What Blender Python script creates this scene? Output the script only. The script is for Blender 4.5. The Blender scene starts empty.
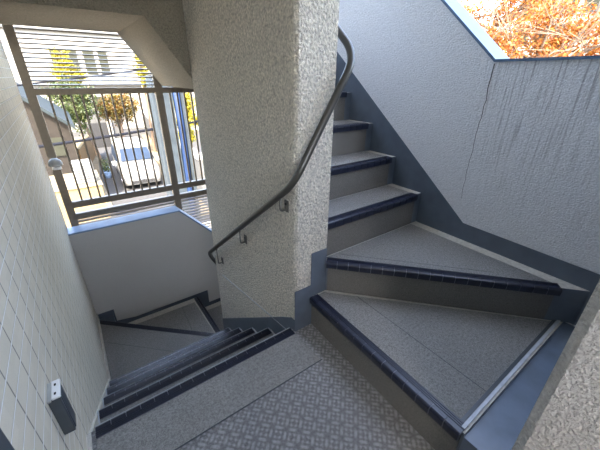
import bpy, bmesh, math, random
from mathutils import Vector, Matrix
random.seed(7)
C = bpy.context.scene.collection
PI = math.pi

# ------------------------------------------------------------ materials
def newmat(name):
    m = bpy.data.materials.new(name); m.use_nodes = True
    nt = m.node_tree; b = nt.nodes['Principled BSDF']
    return m, nt, b
def N(nt, t, **k):
    n = nt.nodes.new(t)
    for a, v in k.items(): setattr(n, a, v)
    return n
def L(nt, a, b): nt.links.new(a, b)
def math_(nt, op, a, b=None, c=None):
    n = N(nt, 'ShaderNodeMath', operation=op)
    for i, v in enumerate((a, b, c)):
        if v is None: continue
        if isinstance(v, (int, float)): n.inputs[i].default_value = v
        else: L(nt, v, n.inputs[i])
    return n.outputs[0]
def mixc(nt, fac, a, b):
    n = N(nt, 'ShaderNodeMix', data_type='RGBA')
    if isinstance(fac, (int, float)): n.inputs['Factor'].default_value = fac
    else: L(nt, fac, n.inputs['Factor'])
    for s, v in ((n.inputs['A'], a), (n.inputs['B'], b)):
        if isinstance(v, tuple): s.default_value = (*v, 1)
        else: L(nt, v, s)
    return n.outputs['Result']
def rng(nt, v, a, b, lo=0., hi=1.):
    n = N(nt, 'ShaderNodeMapRange'); L(nt, v, n.inputs[0])
    n.inputs[1].default_value = a; n.inputs[2].default_value = b
    n.inputs[3].default_value = lo; n.inputs[4].default_value = hi
    return n.outputs[0]
def pos(nt): return N(nt, 'ShaderNodeNewGeometry').outputs['Position']
def noise(nt, vec, scale, detail=2., rough=.5):
    n = N(nt, 'ShaderNodeTexNoise'); L(nt, vec, n.inputs['Vector'])
    n.inputs['Scale'].default_value = scale; n.inputs['Detail'].default_value = detail; n.inputs['Roughness'].default_value = rough
    return n.outputs['Fac']
def bump(nt, b, h, strength, dist):
    n = N(nt, 'ShaderNodeBump'); L(nt, h, n.inputs['Height'])
    n.inputs['Strength'].default_value = strength; n.inputs['Distance'].default_value = dist
    L(nt, n.outputs[0], b.inputs['Normal'])
def plain(name, col, rough=.5, metal=0., var=.12, scale=30., bmp=0.):
    m, nt, b = newmat(name)
    p = pos(nt); n = noise(nt, p, scale, 3)
    f = rng(nt, n, .3, .7)
    lo = tuple(c*(1-var) for c in col); hi = tuple(min(1, c*(1+var)) for c in col)
    L(nt, mixc(nt, f, lo, hi), b.inputs['Base Color'])
    b.inputs['Roughness'].default_value = rough; b.inputs['Metallic'].default_value = metal
    if bmp: bump(nt, b, n, .6, bmp)
    return m
def stucco(name, col, scale=150., dist=.004, var=.12, streaks=None):
    m, nt, b = newmat(name); p = pos(nt)
    a = noise(nt, p, scale, 3, .6); big = noise(nt, p, 2.2, 3)
    v = N(nt, 'ShaderNodeTexVoronoi'); v.inputs['Scale'].default_value = scale*.9; L(nt, p, v.inputs['Vector'])
    h = math_(nt, 'ADD', rng(nt, a, .35, .65), math_(nt, 'MULTIPLY', v.outputs['Distance'], -.8))
    lo = tuple(c*(1-var*1.7) for c in col); hi = tuple(min(1, c*(1+var)) for c in col)
    c = mixc(nt, rng(nt, h, -.6, .8), lo, hi)
    c = mixc(nt, rng(nt, big, .35, .75, 0, .16), c, tuple(x*.72 for x in col))
    if streaks:
        mp = N(nt, 'ShaderNodeMapping'); mp.inputs['Scale'].default_value = (1, 1, .035); L(nt, p, mp.inputs['Vector'])
        s = noise(nt, mp.outputs[0], 100, 3, .6)
        sep = N(nt, 'ShaderNodeSeparateXYZ'); L(nt, p, sep.inputs[0])
        # rain streaks run down from the coping and fade out below it
        zf = rng(nt, sep.outputs['Z'], streaks[0], streaks[1])
        yf = rng(nt, sep.outputs['Y'], .95, .75)
        f = math_(nt, 'MULTIPLY', rng(nt, s, .5, .68, 0, .6), math_(nt, 'MULTIPLY', zf, yf))
        c = mixc(nt, f, c, (.10, .10, .11))
    L(nt, c, b.inputs['Base Color']); b.inputs['Roughness'].default_value = .9
    bump(nt, b, h, .9, dist)
    return m
def sheet_mat(name, col, cell, dist=.0025, flower=False, contrast=.3):
    m, nt, b = newmat(name); p = pos(nt)
    n = noise(nt, p, 230, 3, .75); n2 = noise(nt, p, 95, 2, .6)
    grain = rng(nt, math_(nt, 'ADD', math_(nt, 'MULTIPLY', n, .65), math_(nt, 'MULTIPLY', n2, .35)), .40, .60)
    h = grain
    if flower:
        # embossed rosettes
        sep = N(nt, 'ShaderNodeSeparateXYZ'); L(nt, p, sep.inputs[0])
        X = math_(nt, 'MULTIPLY', sep.outputs['X'], 2*PI/cell); Y = math_(nt, 'MULTIPLY', sep.outputs['Y'], 2*PI/cell)
        s1 = math_(nt, 'MULTIPLY', math_(nt, 'COSINE', math_(nt, 'ADD', X, Y)), math_(nt, 'COSINE', math_(nt, 'SUBTRACT', X, Y)))
        s2 = math_(nt, 'MULTIPLY', math_(nt, 'COSINE', math_(nt, 'MULTIPLY', X, 2.)), math_(nt, 'COSINE', math_(nt, 'MULTIPLY', Y, 2.)))
        s3 = math_(nt, 'MULTIPLY', math_(nt, 'SINE', math_(nt, 'MULTIPLY', X, 3.)), math_(nt, 'SINE', math_(nt, 'MULTIPLY', Y, 3.)))
        fl = rng(nt, math_(nt, 'ADD', math_(nt, 'MULTIPLY', s1, s2), math_(nt, 'MULTIPLY', s3, .6)), -.3, .6)
        h = math_(nt, 'ADD', math_(nt, 'MULTIPLY', fl, .62), math_(nt, 'MULTIPLY', grain, .5))
    big = noise(nt, p, 3, 3)
    c = mixc(nt, h, tuple(x*(1-contrast) for x in col), tuple(x*(1+contrast) for x in col))
    c = mixc(nt, rng(nt, big, .4, .7, 0, .28), c, tuple(x*.66 for x in col))
    L(nt, c, b.inputs['Base Color']); b.inputs['Roughness'].default_value = .48
    bump(nt, b, h, .9, dist)
    return m
def tile_mat(name):
    m, nt, b = newmat(name); p = pos(nt)
    sep = N(nt, 'ShaderNodeSeparateXYZ'); L(nt, p, sep.inputs[0])
    z = math_(nt, 'DIVIDE', math_(nt, 'SUBTRACT', sep.outputs['Z'], .598-.0285), .057)
    xy = math_(nt, 'ADD', sep.outputs['Y'], sep.outputs['X'])
    y = math_(nt, 'DIVIDE', math_(nt, 'SUBTRACT', xy, .727-.24-.061), .1235)
    fz = math_(nt, 'ABSOLUTE', math_(nt, 'SUBTRACT', math_(nt, 'FRACT', z), .5))
    fy = math_(nt, 'ABSOLUTE', math_(nt, 'SUBTRACT', math_(nt, 'FRACT', y), .5))
    jz = rng(nt, fz, .036, .058); jy = rng(nt, fy, .016, .027)      # 0 in a joint, 1 on a tile
    face = math_(nt, 'MINIMUM', jz, jy)
    cid = N(nt, 'ShaderNodeCombineXYZ'); L(nt, math_(nt, 'FLOOR', y), cid.inputs[0]); L(nt, math_(nt, 'FLOOR', z), cid.inputs[1])
    wn = N(nt, 'ShaderNodeTexWhiteNoise'); L(nt, cid.outputs[0], wn.inputs['Vector'])
    tile = mixc(nt, wn.outputs['Value'], (.57, .53, .43), (.63, .585, .48))
    sp = noise(nt, p, 420, 2, .7)
    tile = mixc(nt, rng(nt, sp, .45, .75, 0, .35), tile, (.42, .395, .34))
    joint = mixc(nt, jz, (.80, .80, .78), (.20, .19, .17))  # groove shading painted in: pale level joints, dark upright ones
    L(nt, mixc(nt, face, joint, tile), b.inputs['Base Color']); b.inputs['Roughness'].default_value = .5
    bump(nt, b, math_(nt, 'ADD', face, math_(nt, 'MULTIPLY', sp, .25)), .9, .0035)
    return m

M = {}
M['stucco'] = stucco('cream_stucco', (.80, .745, .645), 95, .018, .24)
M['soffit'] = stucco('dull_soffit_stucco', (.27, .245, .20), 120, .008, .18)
M['stucco_near'] = stucco('near_stucco', (.46, .45, .43), 130, .004, .12)
M['stucco_smooth'] = stucco('grey_stucco', (.60, .59, .57), 200, .002, .06)
M['stucco_right'] = stucco('pale_blue_grey_stucco', (.68, .69, .71), 130, .004, .07, (.55, 1.2))
M['tile'] = tile_mat('wall_tile')
M['paint'] = plain('dark_skirting_paint', (.085, .105, .135), .38, 0, .12, 12)
M['paint2'] = plain('grey_gutter_paint', (.12, .155, .21), .28, 0, .2, 7, .001)
M['concrete'] = plain('light_concrete', (.46, .44, .40), .7, 0, .15, 60)
M['landing'] = sheet_mat('landing_sheet', (.245, .245, .25), .080, .007, True, .55)
M['tread'] = sheet_mat('tread_sheet', (.225, .222, .215), .016, .003, False, .38)
M['riser'] = stucco('flecked_riser_sheet', (.135, .13, .12), 260, .0008, .22)
M['nose'] = plain('navy_rubber', (.009, .012, .026), .28, 0, .2, 80)
M['ribbase'] = plain('rib_bed', (.11, .12, .15), .5)
M['grout'] = plain('pale_joint', (.13, .14, .17), .6)
M['coping'] = plain('blue_grey_flashing', (.22, .32, .48), .4, .1, .06, 20)
M['coping2'] = plain('dimmed_blue_flashing', (.07, .125, .21), .5, 0, .1, 20)  # same flashing, colour darkened against the glare of the open sky
M['seal_glint'] = plain('pale_sealant_and_glint', (.40, .43, .48), .5)
M['bronze'] = plain('bronze_aluminium', (.19, .155, .115), .45, .3, .08, 40)
M['rail'] = plain('dark_handrail_vinyl', (.035, .033, .028), .3, .0, .08, 40)
M['bracket'] = plain('bracket_metal', (.16, .155, .14), .35, .7, .1, 60)
M['black'] = plain('black_rubber', (.010, .010, .011), .7)
M['vanwhite'] = plain('van_white_paint', (.16, .16, .155), .3, 0, .04)
M['white'] = plain('white_paint', (.72, .73, .73), .35, 0, .04)
M['darkgrey'] = plain('dark_grey_plastic', (.045, .055, .065), .4, 0, .1)
M['cable'] = plain('dark_blue_cable', (.004, .005, .009), .8)
M['grey'] = plain('mid_grey_plastic', (.33, .34, .33), .5, 0, .1)
M['asphalt'] = plain('street_asphalt', (.045, .045, .045), .9, 0, .2, 8)
M['paving'] = plain('buff_paving', (.12, .095, .055), .9, 0, .3, 3)
M['reflector'] = plain('pale_bounce_concrete', (.66, .58, .44), .9, 0, .08, 2)
M['soil'] = plain('planting_soil', (.10, .09, .06), .95, 0, .4, 4)
M['bwhite'] = plain('white_render', (.20, .19, .17), .8, 0, .05, 3)
M['bgrey'] = plain('grey_render', (.07, .07, .068), .8, 0, .08, 3)
M['bcream'] = plain('tan_render', (.13, .10, .055), .8, 0, .1, 3)
M['borange'] = plain('orange_wood_fence', (.13, .07, .02), .8, 0, .2, 5)
M['bbrown'] = plain('brown_siding', (.020, .017, .014), .8, 0, .15, 5)
M['roof'] = plain('teal_grey_roof', (.018, .024, .026), .7, 0, .15, 6)
M['bluewrap'] = plain('blue_sheet', (.010, .022, .06), .6, 0, .25, 3)
M['glass'] = plain('window_glass', (.10, .12, .13), .08, 0, .2, 2)
M['cladding'] = plain('blue_grey_cladding', (.03, .038, .045), .6, 0, .2, 6)
M['win_olive'] = plain('olive_window', (.026, .027, .019), .8, 0, .15, 2)
M['windscreen'] = plain('windscreen_glass', (.010, .02, .04), .4, 0, .2, 3)
M['chrome'] = plain('chrome', (.6, .6, .62), .15, 1., .05)
M['bark'] = plain('bark', (.13, .09, .06), .9, 0, .3, 25, .004)
for k_ in ('cable', 'windscreen', 'win_olive', 'asphalt', 'bluewrap', 'cladding', 'bcream', 'bbrown', 'roof', 'bgrey', 'vanwhite'):
    M[k_].node_tree.nodes['Principled BSDF'].inputs['Specular IOR Level'].default_value = .12
def leafmat(name, a, b_, c):
    m, nt, b = newmat(name)
    g = N(nt, 'ShaderNodeNewGeometry'); r = g.outputs['Random Per Island']
    col = mixc(nt, rng(nt, r, 0, .5), a, b_); col = mixc(nt, rng(nt, r, .5, 1.), col, c)
    L(nt, col, b.inputs['Base Color']); b.inputs['Roughness'].default_value = .6
    tr = N(nt, 'ShaderNodeBsdfTranslucent'); L(nt, col, tr.inputs[0])
    ms = N(nt, 'ShaderNodeMixShader'); ms.inputs[0].default_value = .4
    L(nt, b.outputs[0], ms.inputs[1]); L(nt, tr.outputs[0], ms.inputs[2])
    L(nt, ms.outputs[0], nt.nodes['Material Output'].inputs[0])
    return m
M['leaf_green'] = leafmat('green_leaves', (.022, .04, .009), (.05, .07, .016), (.10, .11, .035))
M['leaf_yellow'] = leafmat('yellow_leaves', (.26, .21, .01), (.30, .25, .012), (.22, .2, .02))
M['leaf_gold'] = leafmat('gold_leaves', (.14, .095, .012), (.07, .065, .012), (.18, .065, .012))
M['leaf_orange'] = leafmat('orange_leaves', (.19, .042, .005), (.26, .080, .008), (.30, .15, .022))

# ------------------------------------------------------------ helpers
def obj(name, bm, mats, parent=None, smooth=False):
    me = bpy.data.meshes.new(name)
    bmesh.ops.recalc_face_normals(bm, faces=bm.faces[:])
    bm.to_mesh(me); bm.free()
    for m in (mats if isinstance(mats, (list, tuple)) else [mats]): me.materials.append(m)
    if smooth:
        for p in me.polygons: p.use_smooth = True
    o = bpy.data.objects.new(name, me); C.objects.link(o)
    if parent: o.parent = parent; o.matrix_parent_inverse = Matrix.Translation(-base(parent))
    return o
def base(o):
    return Vector(o.location)        # meshes sit at the origin, only the Empties are moved
def thing(name, label, cat, loc=(0, 0, 0), group=None):
    o = bpy.data.objects.new(name, None); C.objects.link(o); o.location = loc; o.empty_display_size = .05
    o['label'] = label; o['category'] = cat
    if group: o['group'] = group
    return o
def tag(o, label, cat, group=None):
    o['label'] = label; o['category'] = cat
    if group: o['group'] = group
    return o
def struct(name, bm, mats, label=None, cat=None, smooth=False):
    o = obj(name, bm, mats, None, smooth); o['kind'] = 'structure'
    if label: o['label'] = label
    if cat: o['category'] = cat
    return o
def new(): return bmesh.new()
def box(bm, x0, x1, y0, y1, z0, z1, mat=0, bev=0.):
    r = bmesh.ops.create_cube(bm, size=1)
    vs = r['verts']
    for v in vs:
        v.co = Vector(((x0+x1)/2+v.co.x*(x1-x0), (y0+y1)/2+v.co.y*(y1-y0), (z0+z1)/2+v.co.z*(z1-z0)))
    fs = set(f for v in vs for f in v.link_faces)
    for f in fs: f.material_index = mat
    if bev:
        es = set(e for v in vs for e in v.link_edges)
        bmesh.ops.bevel(bm, geom=list(es), offset=bev, segments=2, affect='EDGES', profile=.5)
    return vs
def prism(bm, pts, z0, z1, axis='z', mat=0, topmat=None):
    """polygon pts in the plane perpendicular to axis, extruded between z0 and z1"""
    def P(a, b, c):
        return {'z': (a, b, c), 'x': (c, a, b), 'y': (a, c, b)}[axis]
    lo = [bm.verts.new(P(a, b, z0)) for a, b in pts]; hi = [bm.verts.new(P(a, b, z1)) for a, b in pts]
    f0 = bm.faces.new(lo); f1 = bm.faces.new(hi); f0.material_index = mat; f1.material_index = mat if topmat is None else topmat
    n = len(pts)
    for i in range(n):
        f = bm.faces.new((lo[i], lo[(i+1) % n], hi[(i+1) % n], hi[i])); f.material_index = mat
def inset_poly(pts, d):
    """inward offset of a convex polygon; d is one value or one per edge"""
    n = len(pts); A = sum(pts[i][0]*pts[(i+1) % n][1]-pts[(i+1) % n][0]*pts[i][1] for i in range(n))
    s = 1 if A > 0 else -1
    if isinstance(d, (int, float)): d = [d]*n
    Ls = []
    for i in range(n):
        a = Vector(pts[i]); b = Vector(pts[(i+1) % n]); t = (b-a).normalized(); nn = Vector((-t.y, t.x))*s
        Ls.append((a+nn*d[i], t))
    out = []
    for i in range(n):
        p, t = Ls[i-1]; q, u = Ls[i]
        den = t.x*u.y-t.y*u.x
        k = ((q.x-p.x)*u.y-(q.y-p.y)*u.x)/den
        r = p+t*k; out.append((r.x, r.y))
    return out
def tube(bm, path, r, seg=12, closed=False, mat=0, radii=None):
    path = [Vector(p) for p in path]; n = len(path); rings = []
    up = None
    for i, p in enumerate(path):
        t = (path[min(i+1, n-1)]-path[max(i-1, 0)]).normalized()
        if up is None:
            up = t.orthogonal().normalized()
        else:
            up = (up-t*up.dot(t)).normalized()
        s = t.cross(up); rr = radii[i] if radii else r
        rings.append([bm.verts.new(p+(up*math.cos(2*PI*k/seg)+s*math.sin(2*PI*k/seg))*rr) for k in range(seg)])
    for a, b in zip(rings, rings[1:]):
        for k in range(seg):
            f = bm.faces.new((a[k], a[(k+1) % seg], b[(k+1) % seg], b[k])); f.material_index = mat
    for rg in (rings[0], rings[-1]):
        f = bm.faces.new(rg); f.material_index = mat
def fillet(pts, rad, seg=8):
    pts = [Vector(p) for p in pts]; out = [pts[0]]
    for i in range(1, len(pts)-1):
        a, b, c = pts[i-1], pts[i], pts[i+1]
        d1 = min(rad, (a-b).length*.45); d2 = min(rad, (c-b).length*.45); d = min(d1, d2)
        p = b+(a-b).normalized()*d; q = b+(c-b).normalized()*d
        for k in range(seg+1):
            t = k/seg; out.append(p*(1-t)**2+b*2*t*(1-t)+q*t*t)
    out.append(pts[-1]); return out
def cyl(bm, c, axis, r, h, seg=20, mat=0):
    c = Vector(c); a = Vector(axis).normalized(); tube(bm, [c-a*h/2, c+a*h/2], r, seg, mat=mat)

# ------------------------------------------------------------ dimensions (metres; landing floor is z = 0)
R = .198
XL, XP0, XP1, XR = -.24, .76, .965, 1.82      # tiled wall, newel wall faces, outer wall
YF, YP0, YP1 = 3.25, 1.08, 2.300              # far parapet, newel wall ends
YS = 1.105; GO = .2525                        # lower flight first nosing, going

# ------------------------------------------------------------ setting
bm = new(); prism(bm, [(XL, -1.3), (XR, -1.3), (XR, .06), (.855, .06), (.872, YP0), (XP0, YP0), (XP0, YS), (XL, YS)], -.16, 0)
struct('floor', bm, [M['landing'], M['concrete']])
bm = new(); box(bm, -.225, .76, .838, .843, .0005, .0025); struct('trim_1', bm, M['darkgrey'])        # seam of the landing sheet
bm = new(); box(bm, -.213, .752, .843, 1.060, .0003, .0025); struct('trim_12', bm, M['tread'])
bm = new(); box(bm, XL-.22, XL, -1.3, 3.40, -4, 4.6); struct('wall_left', bm, M['tile'])
bm = new(); prism(bm, [(-1.3, 1.378), (.85, 1.378), (3.0, 3.208), (3.4, 3.208), (3.4, -4), (-1.3, -4)], XR, XR+.15, 'x')
struct('wall_right', bm, M['stucco_right'])
bm = new()
prism(bm, [(-1.3, 1.378), (.85, 1.378), (3.0, 3.208), (3.4, 3.208), (3.4, 3.22), (2.995, 3.22), (.845, 1.39), (-1.3, 1.39)], XR-.008, XR+.165, 'x')
struct('trim_2', bm, M['coping2'])
# far parapet: level, then dropping with the steps to the right
pts = [(XL, -4), (XR, -4), (XR, -.95), (1.62, -.95), (.745, -.02), (XL, -.02)]
bm = new(); prism(bm, pts, YF, YF+.15, 'y'); struct('wall_far', bm, M['stucco_smooth'])
bm = new(); prism(bm, [(XL, -.02), (.745, -.02), (1.62, -.95), (XR, -.95), (XR, -.936), (1.628, -.936), (.752, -.005), (XL, -.005)], YF-.008, YF+.158, 'y')
struct('trim_3', bm, M['coping'])
# newel wall between the flights, with chamfered arrises
c = .014
bm = new(); prism(bm, [(XP0+c, YP0), (XP1, YP0), (XP1, YP1), (XP0+.006, YP1), (XP0, YP1-.006), (XP0, YP0+c)], -4, 4.6)
struct('wall_center', bm, M['stucco'])
# near wall end beside the camera
bm = new(); prism(bm, [(.70, -1.3), (XR, -1.3), (XR, .055), (.712, .055), (.70, .036)], 0, 4.6)
struct('wall_near', bm, M['stucco_near'])
bm = new(); box(bm, XL-.22, XR+.15, -1.5, -1.3, -4, 1.1); box(bm, .70, XR+.15, -1.5, -1.3, 1.1, 4.6); box(bm, XL-.22, .70, -1.5, -1.3, 2.62, 4.6); struct('wall_back_unseen', bm, M['stucco_smooth'])  # unseen wall, its opening shaped to let sky light onto the landing
bm = new(); box(bm, XL-.22, XR+.15, -1.5, 3.4, 4.6, 4.8); struct('ceiling', bm, M['stucco_smooth'])  # unseen roof, raised to admit sky light and block the sun
bm = new(); box(bm, XL-.22, .90, -3.6, -1.5, 2.62, 2.85); struct('ceiling', bm, M['stucco_smooth'])  # unseen overhang added to keep the sun out of the back opening
bm = new(); box(bm, XL-.22, .90, -3.6, -1.5, -.16, 0); struct('floor', bm, M['landing'])
# soffits of the flight and winders of the storey above
bm = new(); prism(bm, [(-1.3, 2.62), (1.0, 2.62), (2.309, 1.75), (2.309, 1.95), (1.0, 2.85), (-1.3, 2.85)], XL, XP0, 'x')
struct('ceiling', bm, M['stucco_smooth'])
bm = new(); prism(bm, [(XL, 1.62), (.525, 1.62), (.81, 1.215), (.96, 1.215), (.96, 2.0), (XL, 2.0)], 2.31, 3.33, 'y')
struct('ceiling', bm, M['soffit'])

bm = new(); box(bm, XP1-.004, XR, 2.345, 3.4, 1.40, 1.596); struct('floor', bm, M['landing'])
# skirtings (painted bands)
def ty(k): return YS+GO*k
e = .004
bm = new()
prism(bm, [(YP0, 0), (YP0, .075), (1.115, .075), (1.21, .01), (2.30, -.815), (2.30, -1.1), (YS, -.2), (YS, 0)], XP0-e, XP0+.001, 'x')
struct('trim_4', bm, M['paint'])
bm = new()
prism(bm, [(XP0-.003, 0), (XP0-.003, .275), (.862, .275), (.862, .475), (XP1, .475), (XP1, .198), (.875, .198), (.875, 0)], YP0-e, YP0+.001, 'y')
struct('trim_5', bm, M['paint'])
bm = new()   # outer wall skirting: level past the winders, then climbing with the flight
prism(bm, [(.06, .19), (.06, .49), (.80, .503), (2.60, 1.93), (2.60, 1.6), (1.10, .39), (.2, .39), (.2, .19)], XR-e, XR+.001, 'x')
struct('trim_6', bm, M['paint'])
bm = new()
prism(bm, [(XL, -1.02), (XL, -.952), (-.085, -.952), (-.085, -1.11), (.10, -1.145), (.925, -1.145), (.925, -1.335), (1.6, -1.335), (1.6, -1.6), (.78, -1.4), (.78, -1.2), (-.1, -1.2)], YF-e, YF+.001, 'y')
struct('trim_7', bm, M['paint'])
# smooth pale strip along the foot of the tiled wall beside the lower flight
bm = new()
prism(bm, [(.30, 0), (.30, .02), (1.08, .02), (1.15, -.04), (2.30, -.93), (3.24, -.93), (3.24, -1.0), (2.14, -1.0), (1.10, -.19), (1.10, 0)], XL-.001, XL+.012, 'x')
struct('trim_8', bm, M['concrete'])
# painted frame edge on the tiled wall beside the camera
bm = new(); box(bm, XL, XL+.012, .42, .583, 0, 2.1, 0, .002); struct('trim_9', bm, M['darkgrey'])
# thin pale joint running down the newel wall
bm = new(); tube(bm, [(XP0-.003, 2.15, -.225), (XP0-.003, 1.154, -.051)], .0025, 6)
struct('trim_10', bm, M['seal_glint'])
# crack of the outer wall
bm = new(); rr = random.Random(3); pth = []
wob = 0
for i in range(26):
    t = i/25; wob = wob*.6+rr.uniform(-.0045, .0045); pth.append((XR-.0005, .85+wob, 1.37-.72*t))
tube(bm, pth, .0022, 5, radii=[.0020*(1-.6*i/25) for i in range(26)]); struct('trim_11', bm, M['black'])

# ------------------------------------------------------------ stairs
def nosing(A, B, z, inward, name='nosing', parent=None, seglen=.058, line=False):
    """row of bull-nosed edge blocks with ribs behind, from A to B along the edge"""
    A = Vector(A); B = Vector(B); d = B-A; Ln = d.length; t = d/Ln; n = Vector(inward).normalized(); n = (n-t*n.dot(t)).normalized()
    bm = new()
    def ext(prof, s0, s1, mat):
        lo = [bm.verts.new((*(A+t*s0+n*a), z+b)) for a, b in prof]; hi = [bm.verts.new((*(A+t*s1+n*a), z+b)) for a, b in prof]
        for f in (bm.faces.new(lo), bm.faces.new(hi)): f.material_index = mat
        for i in range(len(prof)):
            j = (i+1) % len(prof); f = bm.faces.new((lo[i], lo[j], hi[j], hi[i])); f.material_index = mat
    front = [(-.012, -.034), (-.014, -.006), (-.011, .001), (-.005, .0045), (.014, .0045), (.014, -.002), (-.002, -.002), (-.002, -.034)]
    k = max(1, round(Ln/seglen)); s = Ln/k
    ext([(-.010, -.033), (-.011, -.006), (-.006, .001), (.014, .001), (.014, -.001), (-.001, -.001), (-.001, -.033)], 0, Ln, 1)
    ext([(.014, .001), (.044, .001), (.044, -.001), (.014, -.001)], 0, Ln, 2)
    for i in range(k):
        ext(front, i*s+.0014, (i+1)*s-.0014, 0)
    if line: ext([(-.0185, -.010), (-.0185, -.001), (-.0125, .0035), (-.0125, -.010)], 0, Ln, 3)  # pale strip painting the glint along the lower flight's bullnoses
    for j in range(3):
        a = .0175+j*.0088; ext([(a, .0005), (a, .0045), (a+.0056, .0045), (a+.0056, .0005)], 0, Ln, 0)
    return obj(name, bm, [M['nose'], M['grout'], M['ribbase'], M['seal_glint']], parent)
def step(parent, poly, ztop, edge, inward, sheet, riser=None, depth=R, seam=None, body=None):
    """one step: painted block, covering sheet, seam, nosing and riser panel"""
    bm = new(); prism(bm, body or poly, ztop-depth, ztop, 'z', 0, 1)
    st = obj('step', bm, [M['paint'], M['concrete']], parent)
    bm = new(); prism(bm, sheet, ztop+.0002, ztop+.003); sh = obj('tread_sheet', bm, M['tread'], st)
    if seam:
        a, b = Vector(seam[0]), Vector(seam[1]); t = (b-a).normalized(); nn = Vector((-t.y, t.x))*.0013
        bm = new(); prism(bm, [tuple(a+nn), tuple(b+nn), tuple(b-nn), tuple(a-nn)], ztop+.003, ztop+.0036)
        obj('sheet_seam', bm, M['darkgrey'], st)
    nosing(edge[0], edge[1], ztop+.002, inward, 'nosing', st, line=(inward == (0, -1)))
    if riser:
        a, b = Vector(riser[0]), Vector(riser[1]); t = (b-a).normalized(); nn = Vector(inward).normalized(); nn = (nn-t*nn.dot(t)).normalized()*-.004
        bm = new(); prism(bm, [tuple(a), tuple(b), tuple(b+nn), tuple(a+nn)], ztop-depth+.004, ztop-.002)
        obj('riser_panel', bm, M['riser'], st)
    return st

# upper flight
up = thing('staircase', 'grey staircase rising on the right, wedge-shaped steps first, beside the streaked outer wall', 'staircase', (.9, .6, 0))
# winder 1
st = step(up, None, R, ((.864, 1.070), (.836, .195)), (1, 0),
          [(.90, 1.062), (.955, 1.066), (1.735, .215), (.885, .215), (.915, 1.05)][0:1]+[(.945, 1.066), (1.735, .222), (.872, .222)],
          ((.873, 1.075), (.846, .195)), body=[(.872, 1.078), (XP1, 1.078), (1.05, 1.12), (XR-.005, 1.12), (XR-.005, .187), (.846, .187)], seam=((1.073, .93), (1.068, .225)))
bm = new(); prism(bm, [(.858, .195), (1.80, .195), (1.80, .207), (.858, .207)], R-.004, R+.007); obj('edge_seal', bm, M['seal_glint'], st)
bm = new(); prism(bm, [(.875, .209), (1.76, .209), (1.76, .222), (.875, .222)], R-.004, R+.004); obj('edge_trim', bm, M['darkgrey'], st)
bm = new(); prism(bm, [(.846, .058), (XR-.005, .058), (XR-.005, .187), (.846, .187)], .0, R-.016); obj('gutter', bm, M['paint2'], st)
# winder 2
step(up, None, 2*R, ((.958, 1.068), (1.722, .236)), (1, .9),
     [(1.005, 1.085), (.98, 1.102), (1.745, 1.102), (1.745, .265)],
     ((.972, 1.068), (1.722, .252)), body=[(.963, 1.082), (.968, 1.118), (1.02, 1.36), (XR-.005, 1.36), (XR-.005, .150)], seam=((1.07, 1.085), (1.60, .49)))
# straight steps
for k in range(3, 8):
    y = 1.105+.2435*(k-3); z = k*R+(.012 if k > 2 else 0)
    z = .594+.1975*(k-3)+.012
    deep = z-2*R if k == 3 else .1975
    step(up, None, z, ((XP1+.004, y), (1.752, y)), (0, 1), [(XP1+.003, y+.05), (1.755, y+.05), (1.755, y+.2395), (XP1+.003, y+.2395)],
         ((XP1+.004, y+.008), (1.752, y+.008)), depth=deep, body=[(XP1+.001, y+.008), (XR-.005, y+.008), (XR-.005, min(y+.50, 2.325)), (XP1+.001, min(y+.50, 2.325))])
# lower flight
lo = thing('staircase', 'grey staircase going down between the tiled wall and the handrail wall', 'staircase', (.26, 1.2, 0))
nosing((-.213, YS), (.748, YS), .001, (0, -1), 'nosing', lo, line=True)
bm = new(); box(bm, -.226, .748, YS+.0006, YS+.005, -.196, -.035); obj('riser_panel', bm, M['riser'], lo)
WA = ((-.235, 3.19), (.66, 2.335))
for k in range(1, 5):
    y = YS+GO*k; z = -R*k; y0 = YS+GO*(k-1)
    step(lo, None, z, ((-.222, y), (.742, y)), (0, -1), [(-.222, y0+.003), (.742, y0+.003), (.742, y-.044), (-.222, y-.044)],
         ((-.222, y-.008), (.742, y-.008)), body=[(XL+.001, y0-.24), (XP0-.001, y0-.24), (XP0-.001, y-.006), (XL+.001, y-.006)])
    bm = new(); box(bm, -.2305, -.2235, y0+.006, y+.010, z-.02, z+.006); obj('end_cap', bm, M['seal_glint'], lo)
    bm = new(); box(bm, .7435, .7495, y0+.006, y+.010, z-.02, z+.006); obj('end_cap', bm, M['seal_glint'], lo)
y4 = YS+GO*4
# winder below: right of the line WA lies one riser lower
st = step(lo, None, -5*R, WA, (-.7, -.7), [(-.232, y4+.01), (.745, y4+.01), (.66, 2.275), (-.232, 3.12)], (( -.235, 3.175), (.66, 2.32)),
     body=[(XL+.001, y4-.24), (XP0-.001, y4-.24), (XP0-.001, 2.24), (.66, 2.325), (-.235, 3.18), (XL+.001, 3.18)], seam=((-.20, 2.81), (.36, 2.26)))
bm = new(); prism(bm, [(XL+.001, 3.185), (-.235, 3.185), (-.10, 3.06), (-.10, YF-.006), (XL+.001, YF-.006)], -5*R-.19, -5*R-.02); obj('corner_block', bm, M['paint'], st)
XB = .785
st = step(lo, None, -6*R, ((XB, 3.235), (XB, 2.37)), (-1, 0), [(-.10, 3.165), (XB-.06, 3.165), (XB-.05, 2.36), (.72, 2.36)], ((XB-.01, 3.235), (XB-.01, 2.37)),
     body=[(XL+.001, 2.2), (XP0-.005, 2.2), (XP0-.005, 2.352), (XB-.012, 2.352), (XB-.012, YF-.005), (XL+.001, YF-.005)], seam=((.575, 3.16), (.535, 2.50)))
step(lo, None, -7*R, ((1.75, 3.235), (1.0, 2.37)), (-1, .7), [(.80, 3.165), (1.64, 3.165), (.98, 2.40), (.80, 2.40)], None,
     body=[(.5, 2.352), (.95, 2.352), (1.72, YF-.005), (.5, YF-.005)])

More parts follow.
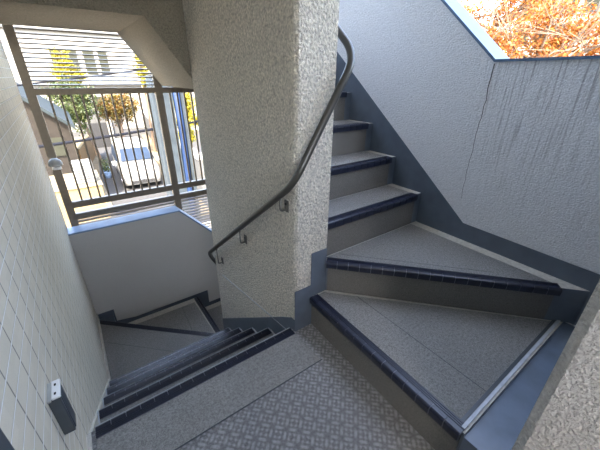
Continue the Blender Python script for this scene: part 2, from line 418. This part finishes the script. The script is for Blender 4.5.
# ------------------------------------------------------------ handrail
hr = thing('handrail', 'dark round handrail bending up around the corner of the stuccoed newel wall', 'handrail', (.74, 1.1, .7))
path = [(.86, 2.395, -.40), (.745, 2.395, -.185), (.715, 2.335, -.085), (.715, 1.055, .835), (.735, 1.035, .875), (1.005, 1.035, 1.325), (1.02, 1.06, 1.37), (1.02, 2.4, 2.46)]
path = [(.90, 2.345, -.44), (.722, 2.345, -.095), (.722, 1.042, .885), (1.035, 1.042, 1.385), (1.035, 2.4, 2.50)]
bm = new(); tube(bm, fillet(path, .085, 10), .0165, 18); obj('rail', bm, M['rail'], hr, True)
for (y, z) in ((1.150, .742), (1.640, .345), (2.115, -.060)):
    bm = new()
    box(bm, XP0-.006, XP0, y-.016, y+.016, z-.030, z+.030, 0, .002)
    br = obj('bracket', bm, M['bracket'], hr)
    zr = .885-(y-1.042)*.752
    bm = new(); tube(bm, fillet([(XP0-.004, y, z-.018), (XP0-.038, y, z-.018), (XP0-.038, y, zr-.014)], .012, 5), .0055, 8)
    obj('bracket_arm', bm, M['bracket'], br, True)
    bm = new(); cyl(bm, (XP0-.008, y, z+.012), (1, 0, 0), .006, .006, 10); obj('screw', bm, M['black'], br)
y, z = 1.30, 1.52

# ------------------------------------------------------------ wall fixture (letter-box shaped)
fx = thing('wall_box', 'small dark box with a white slotted end cap on the tiled wall', 'wall box', (XL, .9, .40))
FX = dict(y0=.885, y1=.955, z0=.315, z1=.455, d=.036)
bm = new(); box(bm, XL, XL+.030, .876, .942, .31, .463, 0, .003); box(bm, XL+.006, XL+.0325, .884, .932, .315, .455, 0, .002)
obj('housing', bm, M['darkgrey'], fx)
bm = new(); box(bm, XL+.011, XL+.0325, .874, .944, .463, .472, 0, .003); cap = obj('end_cap', bm, M['white'], fx); cap['label'] = 'white end cap with two dark slots'
bm = new(); box(bm, XL, XL+.0105, .870, .944, .463, .470, 0, .002); obj('back_plate', bm, M['grey'], fx)
for yy in (.885, .92):
    bm = new(); box(bm, XL+.018, XL+.023, yy, yy+.009, .472, .4728); obj('slot', bm, M['black'], cap)

# ------------------------------------------------------------ metal screen fence
YW = 3.45
fn = thing('metal_fence', 'bronze metal fence of bars and louvres above the far parapet', 'fence', (.5, YW, 0))
def fpart(nm, a, **k):
    bm = new(); box(bm, *a); return obj(nm, bm, M['bronze'], fn)
for x0, x1 in ((-.207, -.145), (.765, .83), (1.74, 1.80)):
    fpart('post', (x0, x1, YW-.025, YW+.025, -1.2, 1.98))
for x0, x1 in ((-.145, .765), (.83, 1.74)):
    fpart('top_rail', (x0, x1, YW-.024, YW+.024, 1.150, 1.200))
    fpart('bottom_rail', (x0, x1, YW-.022, YW+.022, .165, .225))
    fpart('lower_rail', (x0, x1, YW-.022, YW+.022, .045, .105))
    n = 11 if x0 < 0 else 12
    for i in range(n):
        x = x0+(i+1)*(x1-x0)/(n+1)+(.006 if x0 < 0 else 0)
        bm = new(); box(bm, x-.0075, x+.0075, YW-.0075, YW+.0075, .225, 1.150); obj('baluster', bm, M['bronze'], fn)
    for i in range(16 if x0 > 0 else 16):
        z = 1.222+i*.0325
        bm = new(); prism(bm, [(YW-.018, z-.005), (YW+.018, z-.001), (YW+.018, z+.009), (YW-.018, z+.005)], x0, x1, 'x'); obj('louvre', bm, M['bronze'], fn)
    for i in range(4 if x0 < 0 else 26):
        z = .018-i*.036
        bm = new(); prism(bm, [(YW-.016, z-.006), (YW+.016, z+.006), (YW+.016, z+.010), (YW-.016, z-.002)], x0, x1, 'x'); obj('louvre', bm, M['bronze'], fn)
# small domed lamp by the post
dl = thing('dome_lamp', 'small grey domed lamp beside the left fence post', 'lamp', (-.16, 3.36, .62))
bm = new(); bmesh.ops.create_uvsphere(bm, u_segments=20, v_segments=12, radius=.052)
for v in bm.verts:
    v.co.z = v.co.z*(1.15 if v.co.z > 0 else .35); v.co += Vector((-.165, 3.355, .60))
obj('hood', bm, M['grey'], dl, True)
bm = new(); tube(bm, [(-.175, 3.355, .60), (-.175, 3.425, .58)], .014, 10); obj('arm', bm, M['grey'], dl, True)
bm = new(); cyl(bm, (-.165, 3.355, .572), (0, 0, 1), .034, .02, 16); obj('lens', bm, M['white'], dl, True)

# ------------------------------------------------------------ outdoors
GZ = -4.0
bm = new(); box(bm, -60, 90, 3.6, 120, GZ-.3, GZ); box(bm, 2.2, 90, -60, 3.6, GZ-.3, GZ); struct('ground', bm, M['asphalt'], 'grey asphalt street below the fence', 'street')
bm = new(); box(bm, -14, 16, 3.7, 11.2, GZ, GZ+.06); struct('pavement', bm, M['reflector'], 'pale concrete yard added out of view to bounce warm light', 'reflector')  # unseen slab added to bounce warm sunlight up into the stairwell
bm = new(); prism(bm, [(-3, 12), (.72, 12), (.80, 20.5), (1.9, 36), (-6, 36)], GZ, GZ+.08); struct('pavement', bm, M['paving'], 'buff paved strip left of the street', 'pavement')
bm = new(); prism(bm, [(3.5, 12), (4.1, 12), (4.4, 20), (6.2, 34), (5.6, 34), (3.75, 20)], GZ, GZ+.12); struct('pavement', bm, M['paving'], 'narrow kerb strip at the foot of the grey wall', 'pavement')

# ---- van
van = thing('van', 'white van parked nose toward the stairs in the street below', 'van', (2.75, 19.4, GZ))
def V3(x, y, z):      # local: x across, y length back from the nose, z up
    a = -.04; x, y, z = x*1.08, y*1.12, z*1.04; px, py = x*math.cos(a)-y*math.sin(a), x*math.sin(a)+y*math.cos(a)
    return (2.50+px, 17.1+py, GZ+z)
stn = [  # y, z_low, z_belt, z_top, half_low, half_belt, half_top
    (0.00, .30, .62, .80, .66, .70, .60), (.06, .24, .70, .90, .76, .78, .68), (.35, .22, .86, 1.0, .83, .84, .74),
    (.85, .22, .95, 1.10, .85, .86, .74), (1.15, .22, .98, 1.16, .85, .86, .72), (1.55, .22, 1.0, 1.66, .85, .86, .66), (1.80, .22, 1.0, 1.80, .85, .86, .66),
    (2.6, .22, 1.0, 1.90, .85, .86, .67), (3.8, .22, 1.0, 1.88, .85, .86, .66), (4.25, .24, 1.0, 1.80, .84, .85, .64), (4.42, .30, .95, 1.1, .78, .80, .62)]
bm = new(); rings = []
for (y, a, b_, c_, ha, hb, ht) in stn:
    pr = [(-ha, a), (-ha-.02, (a+b_)/2), (-hb, b_), (-(hb*.35+ht*.65), b_+(c_-b_)*.62), (-ht, c_-.04), (-ht*.8, c_), (0, c_+.02),
          (ht*.8, c_), (ht, c_-.04), ((hb*.35+ht*.65), b_+(c_-b_)*.62), (hb, b_), (ha+.02, (a+b_)/2), (ha, a)]
    rings.append([bm.verts.new(V3(x, y, z)) for x, z in pr])
for a, b_ in zip(rings, rings[1:]):
    for k in range(len(a)):
        j = (k+1) % len(a); bm.faces.new((a[k], a[j], b_[j], b_[k]))
bm.faces.new(rings[0]); bm.faces.new(rings[-1])
obj('body', bm, M['vanwhite'], van, True)
def quad(name, pts, mat, par, th=.012):
    bm = new(); v = [Vector(V3(*p)) for p in pts]; n = (v[1]-v[0]).cross(v[3]-v[0]).normalized()
    a = [bm.verts.new(p+n*th) for p in v]; b_ = [bm.verts.new(p-n*th) for p in v]
    bm.faces.new(a); bm.faces.new(b_)
    for i in range(4): bm.faces.new((a[i], a[(i+1) % 4], b_[(i+1) % 4], b_[i]))
    return obj(name, bm, mat, par)
quad('windscreen', [(-.69, 1.10, 1.20), (.69, 1.10, 1.20), (.61, 1.50, 1.73), (-.61, 1.50, 1.73)], M['windscreen'], van)
for s in (-1, 1):
    for y0, y1 in ((1.75, 2.5), (2.6, 3.35), (3.45, 4.1)):
        quad('side_window', [(s*.862, y0-(.25 if y0 < 1.8 else 0), 1.07), (s*.862, y1, 1.07), (s*.77, y1, 1.55), (s*.77, y0, 1.55)], M['windscreen'], van)
    quad('headlight', [(s*.42, .02, .66), (s*.70, .08, .68), (s*.69, .18, .84), (s*.42, .12, .82)], M['chrome'], van, .02)
    quad('mirror', [(s*.90, 1.2, 1.05), (s*1.08, 1.22, 1.05), (s*1.08, 1.22, 1.22), (s*.90, 1.2, 1.22)], M['white'], van, .04)
    for y in (.85, 3.55):
        bm = new(); p = Vector(V3(s*.76, y, .31)); ax = Vector(V3(1, 0, 0))-Vector(V3(0, 0, 0)); cyl(bm, p, ax, .31, .2, 24); wh = obj('wheel', bm, M['black'], van)
        bm = new(); cyl(bm, Vector(V3(s*.865, y, .31)), ax, .17, .02, 18); obj('hubcap', bm, M['chrome'], wh)
quad('grille', [(-.38, .0, .62), (.38, .0, .62), (.36, .06, .78), (-.36, .06, .78)], M['darkgrey'], van, .02)
quad('bumper_intake', [(-.50, -.02, .34), (.50, -.02, .34), (.48, -.01, .46), (-.48, -.01, .46)], M['black'], van, .02)
quad('number_plate', [(-.17, -.03, .50), (.17, -.03, .50), (.17, -.02, .59), (-.17, -.02, .59)], M['grout'], van, .015)

# ---- buildings
def bbox(nm, a, mat, par=None):
    bm = new(); box(bm, *a); return obj(nm, bm, M[mat], par)
b1 = thing('apartment_building', 'white apartment block with rows of dark windows across the street', 'building', (2, 40, GZ))
bbox('wall', (-6, 12, 40, 48, GZ, 9), 'bwhite', b1)
for zz in (3.62, -.6):
    for x0, x1 in ((.22, 1.26), (1.38, 2.46), (2.80, 3.86), (4.06, 5.0)):
        w = bbox('window', (x0, x1, 39.93, 40.02, zz-2.35 if zz > 3 else zz-1.4, zz), 'bwhite', b1)
        bbox('pane', (x0+.08, x1-.08, 39.88, 39.95, (zz-2.25 if zz > 3 else zz-1.3), zz-.1), 'win_olive', w)
for zz in (4.9, .3):
    bbox('ledge', (-6, 12, 39.7, 40.0, zz, zz+.12), 'bgrey', b1)
b2 = thing('house', 'brown sided house with a teal grey gabled roof left of the trees', 'house', (-1.6, 16, GZ))
bm = new(); prism(bm, [(-3.4, GZ), (.02, GZ), (.02, -.45), (-1.7, 1.0), (-3.4, -.45)], 15.5, 21, 'y'); obj('wall', bm, M['bbrown'], b2)
bm = new(); prism(bm, [(-3.7, -.75), (-1.7, 1.02), (.22, -.62), (.22, -.48), (-1.7, 1.17), (-3.7, -.60)], 15.2, 21.3, 'y'); obj('roof', bm, M['roof'], b2)
bbox('window', (-.75, -.3, 15.44, 15.52, -1.6, -.9), 'win_olive', b2)
b3 = thing('retaining_wall', 'long pale grey boundary wall to the right of the white van', 'wall', (4.5, 20, GZ))
bm = new(); prism(bm, [(4.15, 13), (4.45, 20), (6.3, 35), (6.6, 35), (4.75, 20), (4.45, 13)], GZ, -1.9); obj('wall', bm, M['bgrey'], b3)
bm = new(); prism(bm, [(4.10, 13), (4.40, 20), (6.25, 35), (6.65, 35), (4.8, 20), (4.5, 13)], -1.9, -1.78); obj('coping', bm, M['bwhite'], b3)
b4 = thing('building', 'plain white building behind the grey boundary wall', 'building', (9, 36, GZ))
bm = new(); prism(bm, [(6.9, 36.4), (14, 33.5), (15, 37.5), (8.0, 39.4)], GZ, 1.4); obj('wall', bm, M['bwhite'], b4)
bm = new(); prism(bm, [(6.8, 36.2), (14, 33.3), (15.2, 37.5), (8.0, 39.6)], 1.4, 1.6); obj('parapet', bm, M['bgrey'], b4)
b5 = thing('clad_tower', 'pale grey clad corner with a blue sheet behind the right end of the fence', 'building', (2, 7.5, GZ))
bbox('cladding', (1.50, 1.87, 7.0, 7.4, GZ, 1.3), 'cladding', b5)
for i in range(30):
    pass
bm = new(); tube(bm, [(1.95, 7.05, 1.25), (1.97, 7.05, .2), (1.93, 7.05, -1.2), (1.95, 7.05, GZ)], .07, 12); obj('downpipe', bm, M['bluewrap'], b5, True)
bbox('pipe_cover', (2.04, 2.10, 7.0, 7.3, GZ, 1.2), 'cladding', b5)
b6 = thing('orange_fence', 'orange timber fence slanting along the buff pavement', 'fence', (.3, 22, GZ))
bm = new(); prism(bm, [(.09, 21.4), (1.1, 27), (1.2, 27), (.19, 21.4)], GZ+.08, GZ+1.5); obj('panel', bm, M['borange'], b6)
bm = new(); prism(bm, [(.07, 21.35), (1.08, 27.1), (1.22, 27.1), (.22, 21.35)], GZ+1.5, GZ+1.58); obj('cap', bm, M['bcream'], b6)
# garage opening
b7 = thing('garage', 'small shed with a dark open doorway under the trees', 'shed', (2.2, 30, GZ))
bbox('wall', (1.0, 3.6, 30, 33, GZ, -1.5), 'bgrey', b7); bbox('doorway', (1.3, 2.5, 29.95, 30.01, GZ, -2.1), 'black', b7); bbox('door_post', (2.6, 2.9, 29.8, 29.95, GZ, -1.9), 'bwhite', b7)

# ---- air conditioner
ac = thing('air_conditioner', 'white outdoor air conditioner unit beside the orange fence', 'air conditioner', (.1, 12, -1.75))
bm = new(); box(bm, -.19, .34, 11.8, 12.15, -1.85, -1.15, 0, .02); obj('casing', bm, M['vanwhite'], ac)
bm = new(); box(bm, -.12, .20, 11.79, 11.80, -1.78, -1.22, 0); obj('fan_panel', bm, M['bgrey'], ac)
for i in range(8):
    bm = new(); box(bm, -.12, .20, 11.775, 11.79, -1.76+i*.068, -1.74+i*.068); obj('fin', bm, M['vanwhite'], ac)
st = thing('roof_stand', 'low cream flat roof carrying the air conditioner', 'roof', (0, 12, GZ))
bm = new(); box(bm, -2.5, .42, 11.4, 13.4, GZ+.081, -1.86); obj('wall', bm, M['bcream'], st)
bm = new(); box(bm, -2.55, .46, 11.35, 13.45, -1.859, -1.855); obj('roof_edge', bm, M['paving'], st)

# ---- planters with blue pots by the van
for i, (x, y, s) in enumerate(((1.22, 21.2, 1.), (1.18, 20.3, .8))):
    t = thing('potted_shrub', ('larger blue pot with a dark shrub left of the van' if i == 0 else 'smaller blue pot with a dark shrub nearer the stairs'), 'potted plant', (x, y, GZ), 'blue pots in the street')
    bm = new(); tube(bm, [(x, y, GZ), (x, y, GZ+.2*s), (x, y, GZ+.42*s)], .2, 16, radii=[.16*s, .24*s, .27*s]); obj('pot', bm, M['coping'], t)
    bm = new(); rr = random.Random(i)
    for k in range(160):
        d = Vector((rr.gauss(0, 1), rr.gauss(0, 1), rr.gauss(0, 1))).normalized()*rr.uniform(.1, .32)*s
        c0 = Vector((x, y, GZ+.68*s))+d; a = Vector((rr.uniform(-1, 1), rr.uniform(-1, 1), rr.uniform(-1, 1))).normalized()*.05; b_ = a.orthogonal().normalized()*.03
        bm.faces.new([bm.verts.new(c0+a), bm.verts.new(c0+b_), bm.verts.new(c0-a), bm.verts.new(c0-b_)])
    obj('foliage', bm, M['leaf_green'], t)

# ---- cables
for i, (a, b_, lab, r) in enumerate((((-4, 8, -.16), (6, 8.4, .60), 'dark cable bundle crossing the view above the van roof', .03), ((-4, 9, .72), (6, 9, 2.15), 'dark cable crossing behind the upper louvres', .018))):
    pts = [Vector(a).lerp(Vector(b_), t/12)-Vector((0, 0, .12*math.sin(PI*t/12))) for t in range(13)]
    bm = new(); tube(bm, pts, r, 8); tag(obj('overhead_cable', bm, M['cable'], None, True), lab, 'cable')

# ---- trees
def tree(label, base_, blobs, leaf, n, size, seed, group=None, trunk_r=.12, nbr=6, bare=0):
    rr = random.Random(seed); b0 = Vector(base_)
    t = thing('tree', label, 'tree', base_, group)
    bm = new(); cen = sum((Vector(b[0]) for b in blobs), Vector())/len(blobs)
    mid = Vector((b0.x*.5+cen.x*.5, b0.y*.5+cen.y*.5, (b0.z+cen.z)/2))
    tube(bm, [b0, mid, cen], trunk_r, 8, radii=[trunk_r, trunk_r*.7, trunk_r*.4])
    for b in blobs:
        c0, rad = Vector(b[0]), b[1]
        for k in range(nbr):
            d = Vector((rr.gauss(0, 1), rr.gauss(0, 1), rr.gauss(0, .8)+.3)).normalized()
            e1 = c0+d*rad*.55; e2 = c0+d*rad*1.0+Vector((rr.uniform(-.2, .2), rr.uniform(-.2, .2), .1))*rad
            tube(bm, [mid.lerp(cen, rr.random()), e1, e2], .02, 5, radii=[trunk_r*.35, trunk_r*.2, trunk_r*.05])
            for q in range(bare):
                g = (d+Vector((rr.gauss(0, .6), rr.gauss(0, .6), rr.gauss(0, .6)))).normalized()
                tube(bm, [e1.lerp(e2, rr.random()), e2+g*rad*.45], .01, 4, radii=[trunk_r*.09, trunk_r*.03])
    obj('trunk', bm, M['bark'], t)
    bm = new(); tot = sum(b[1]**2 for b in blobs)
    for b in blobs:
        c0, rad = Vector(b[0]), b[1]; sub = [c0+Vector((rr.gauss(0, 1), rr.gauss(0, 1), rr.gauss(0, 1))).normalized()*rad*rr.uniform(.3, .9) for _ in range(26)]
        for k in range(int(n*rad**2/tot)):
            s_ = rr.choice(sub); p = s_+Vector((rr.gauss(0, 1), rr.gauss(0, 1), rr.gauss(0, .8)))*rad*.17
            a = Vector((rr.uniform(-1, 1), rr.uniform(-1, 1), rr.uniform(-.7, .7))).normalized()*size*rr.uniform(.6, 1.3); w = a.orthogonal(); w.rotate(Matrix.Rotation(rr.uniform(0, 6.28), 3, a)); w = w.normalized()*a.length*.55
            bm.faces.new([bm.verts.new(p+a), bm.verts.new(p+w), bm.verts.new(p-a), bm.verts.new(p-w)])
    obj('foliage', bm, M[leaf], t)
    return t
tree('green leafy tree left of the golden tree behind the fence bars', (1.25, 24, GZ), [((.55, 23, -.6), 1.3), ((.3, 23.5, .5), .9), ((1.2, 23.5, .3), .8)], 'leaf_green', 7000, .07, 1)
tree('golden autumn tree above the parked van', (2.9, 25, GZ), [((2.5, 24.5, -.55), 1.0), ((3.5, 24.8, -.45), .95), ((3.0, 25, -.9), .9)], 'leaf_gold', 6500, .07, 2)
tree('bright yellow tree seen behind the upper louvres on the left', (.9, 36, GZ), [((.9, 35.5, 1.4), 1.0), ((.9, 35.5, 2.5), .85), ((1.7, 35.5, 1.1), .8)], 'leaf_yellow', 4500, .10, 3)
tree('bright yellow tree at the right end of the fence beside the newel wall', (6.5, 21, GZ), [((5.9, 20.5, -.1), .9), ((6.1, 20.5, -1.3), .9), ((5.9, 20.5, -2.2), .6)], 'leaf_yellow', 7000, .08, 4)
tree('narrow yellow tree behind the upper louvres near the slanting soffit', (4.9, 25.5, GZ), [((4.95, 25, 1.6), .45), ((5.0, 25, .9), .45), ((4.9, 25, 2.2), .35)], 'leaf_yellow', 2500, .08, 5)
tree('large orange autumn tree beyond the level parapet', (12.5, 4.3, GZ), [((12, 4.6, 1.7), 1.45), ((12.3, 3.2, 2.3), 1.3), ((11.8, 6.0, 1.8), 1.2)], 'leaf_orange', 17000, .05, 6, None, .16, 9, 6)
tree('farther orange autumn tree with its crown beside the sloping coping', (20, 10.5, GZ), [((19.5, 10.6, 3.8), 2.2), ((20, 8.6, 5.0), 1.8)], 'leaf_orange', 9000, .075, 8, None, .2, 9, 6)
b8 = thing('building', 'tall pale building with grid windows beyond the orange trees', 'building', (32, 10, GZ))
bbox('wall', (33, 42, 8.5, 14.5, GZ, 9.5), 'bwhite', b8)
for j in range(4):
    for k in range(3):
        w = bbox('window', (32.92, 33.02, 9.1+j*1.35, 10.1+j*1.35, 4.0+k*1.8, 5.2+k*1.8), 'bgrey', b8)
        bbox('pane', (32.88, 32.94, 9.2+j*1.35, 10.0+j*1.35, 4.1+k*1.8, 5.1+k*1.8), 'win_olive', w)

# ------------------------------------------------------------ light
w = bpy.data.worlds.new('World'); bpy.context.scene.world = w; w.use_nodes = True; nt = w.node_tree
bg = nt.nodes['Background']
sky = N(nt, 'ShaderNodeTexSky'); sky.sky_type = 'NISHITA'; sky.sun_disc = False
SUN_EL, SUN_AZ = 50, 217       # degrees; azimuth clockwise from +Y
sky.sun_elevation = math.radians(SUN_EL); sky.sun_rotation = math.radians(SUN_AZ); sky.air_density = 1.0; sky.dust_density = 3.0
hz = N(nt, 'ShaderNodeMix', data_type='RGBA'); hz.inputs['Factor'].default_value = .45      # thin bright haze
L(nt, sky.outputs[0], hz.inputs['A']); hz.inputs['B'].default_value = (1.0, .97, .92, 1)
L(nt, hz.outputs['Result'], bg.inputs[0]); bg.inputs[1].default_value = 1.3
sd = bpy.data.lights.new('Sun', 'SUN'); sd.energy = 9.0; sd.angle = math.radians(1); sd.color = (1, .87, .68)
so = bpy.data.objects.new('Sun', sd); C.objects.link(so)
az, el = math.radians(SUN_AZ), math.radians(SUN_EL)
dv = Vector((math.sin(az)*math.cos(el), math.cos(az)*math.cos(el), math.sin(el)))
so.rotation_euler = dv.to_track_quat('Z', 'Y').to_euler(); so.location = (0, 0, 12)

# ------------------------------------------------------------ camera
f_, yaw, pitch, roll = 308.76, .62958, .446519, .009739
fw = Vector((math.sin(yaw)*math.cos(pitch), math.cos(yaw)*math.cos(pitch), -math.sin(pitch)))
rt = Vector((math.cos(yaw), -math.sin(yaw), 0)); u = rt.cross(fw)
r2 = rt*math.cos(roll)+u*math.sin(roll); u2 = -rt*math.sin(roll)+u*math.cos(roll)
cd = bpy.data.cameras.new('Camera'); co = bpy.data.objects.new('Camera', cd); C.objects.link(co)
cd.sensor_width = 36; cd.sensor_fit = 'HORIZONTAL'; cd.lens = 36*f_/600; cd.clip_start = .02; cd.clip_end = 500
mt = Matrix((r2, u2, -fw)).transposed().to_4x4(); mt.translation = Vector((0, 0, 1.3)); co.matrix_world = mt
bpy.context.scene.camera = co
vs = bpy.context.scene.view_settings
vs.view_transform = 'Standard'; vs.look = 'None'; vs.gamma = 1; vs.use_curve_mapping = False; vs.exposure = 1.75
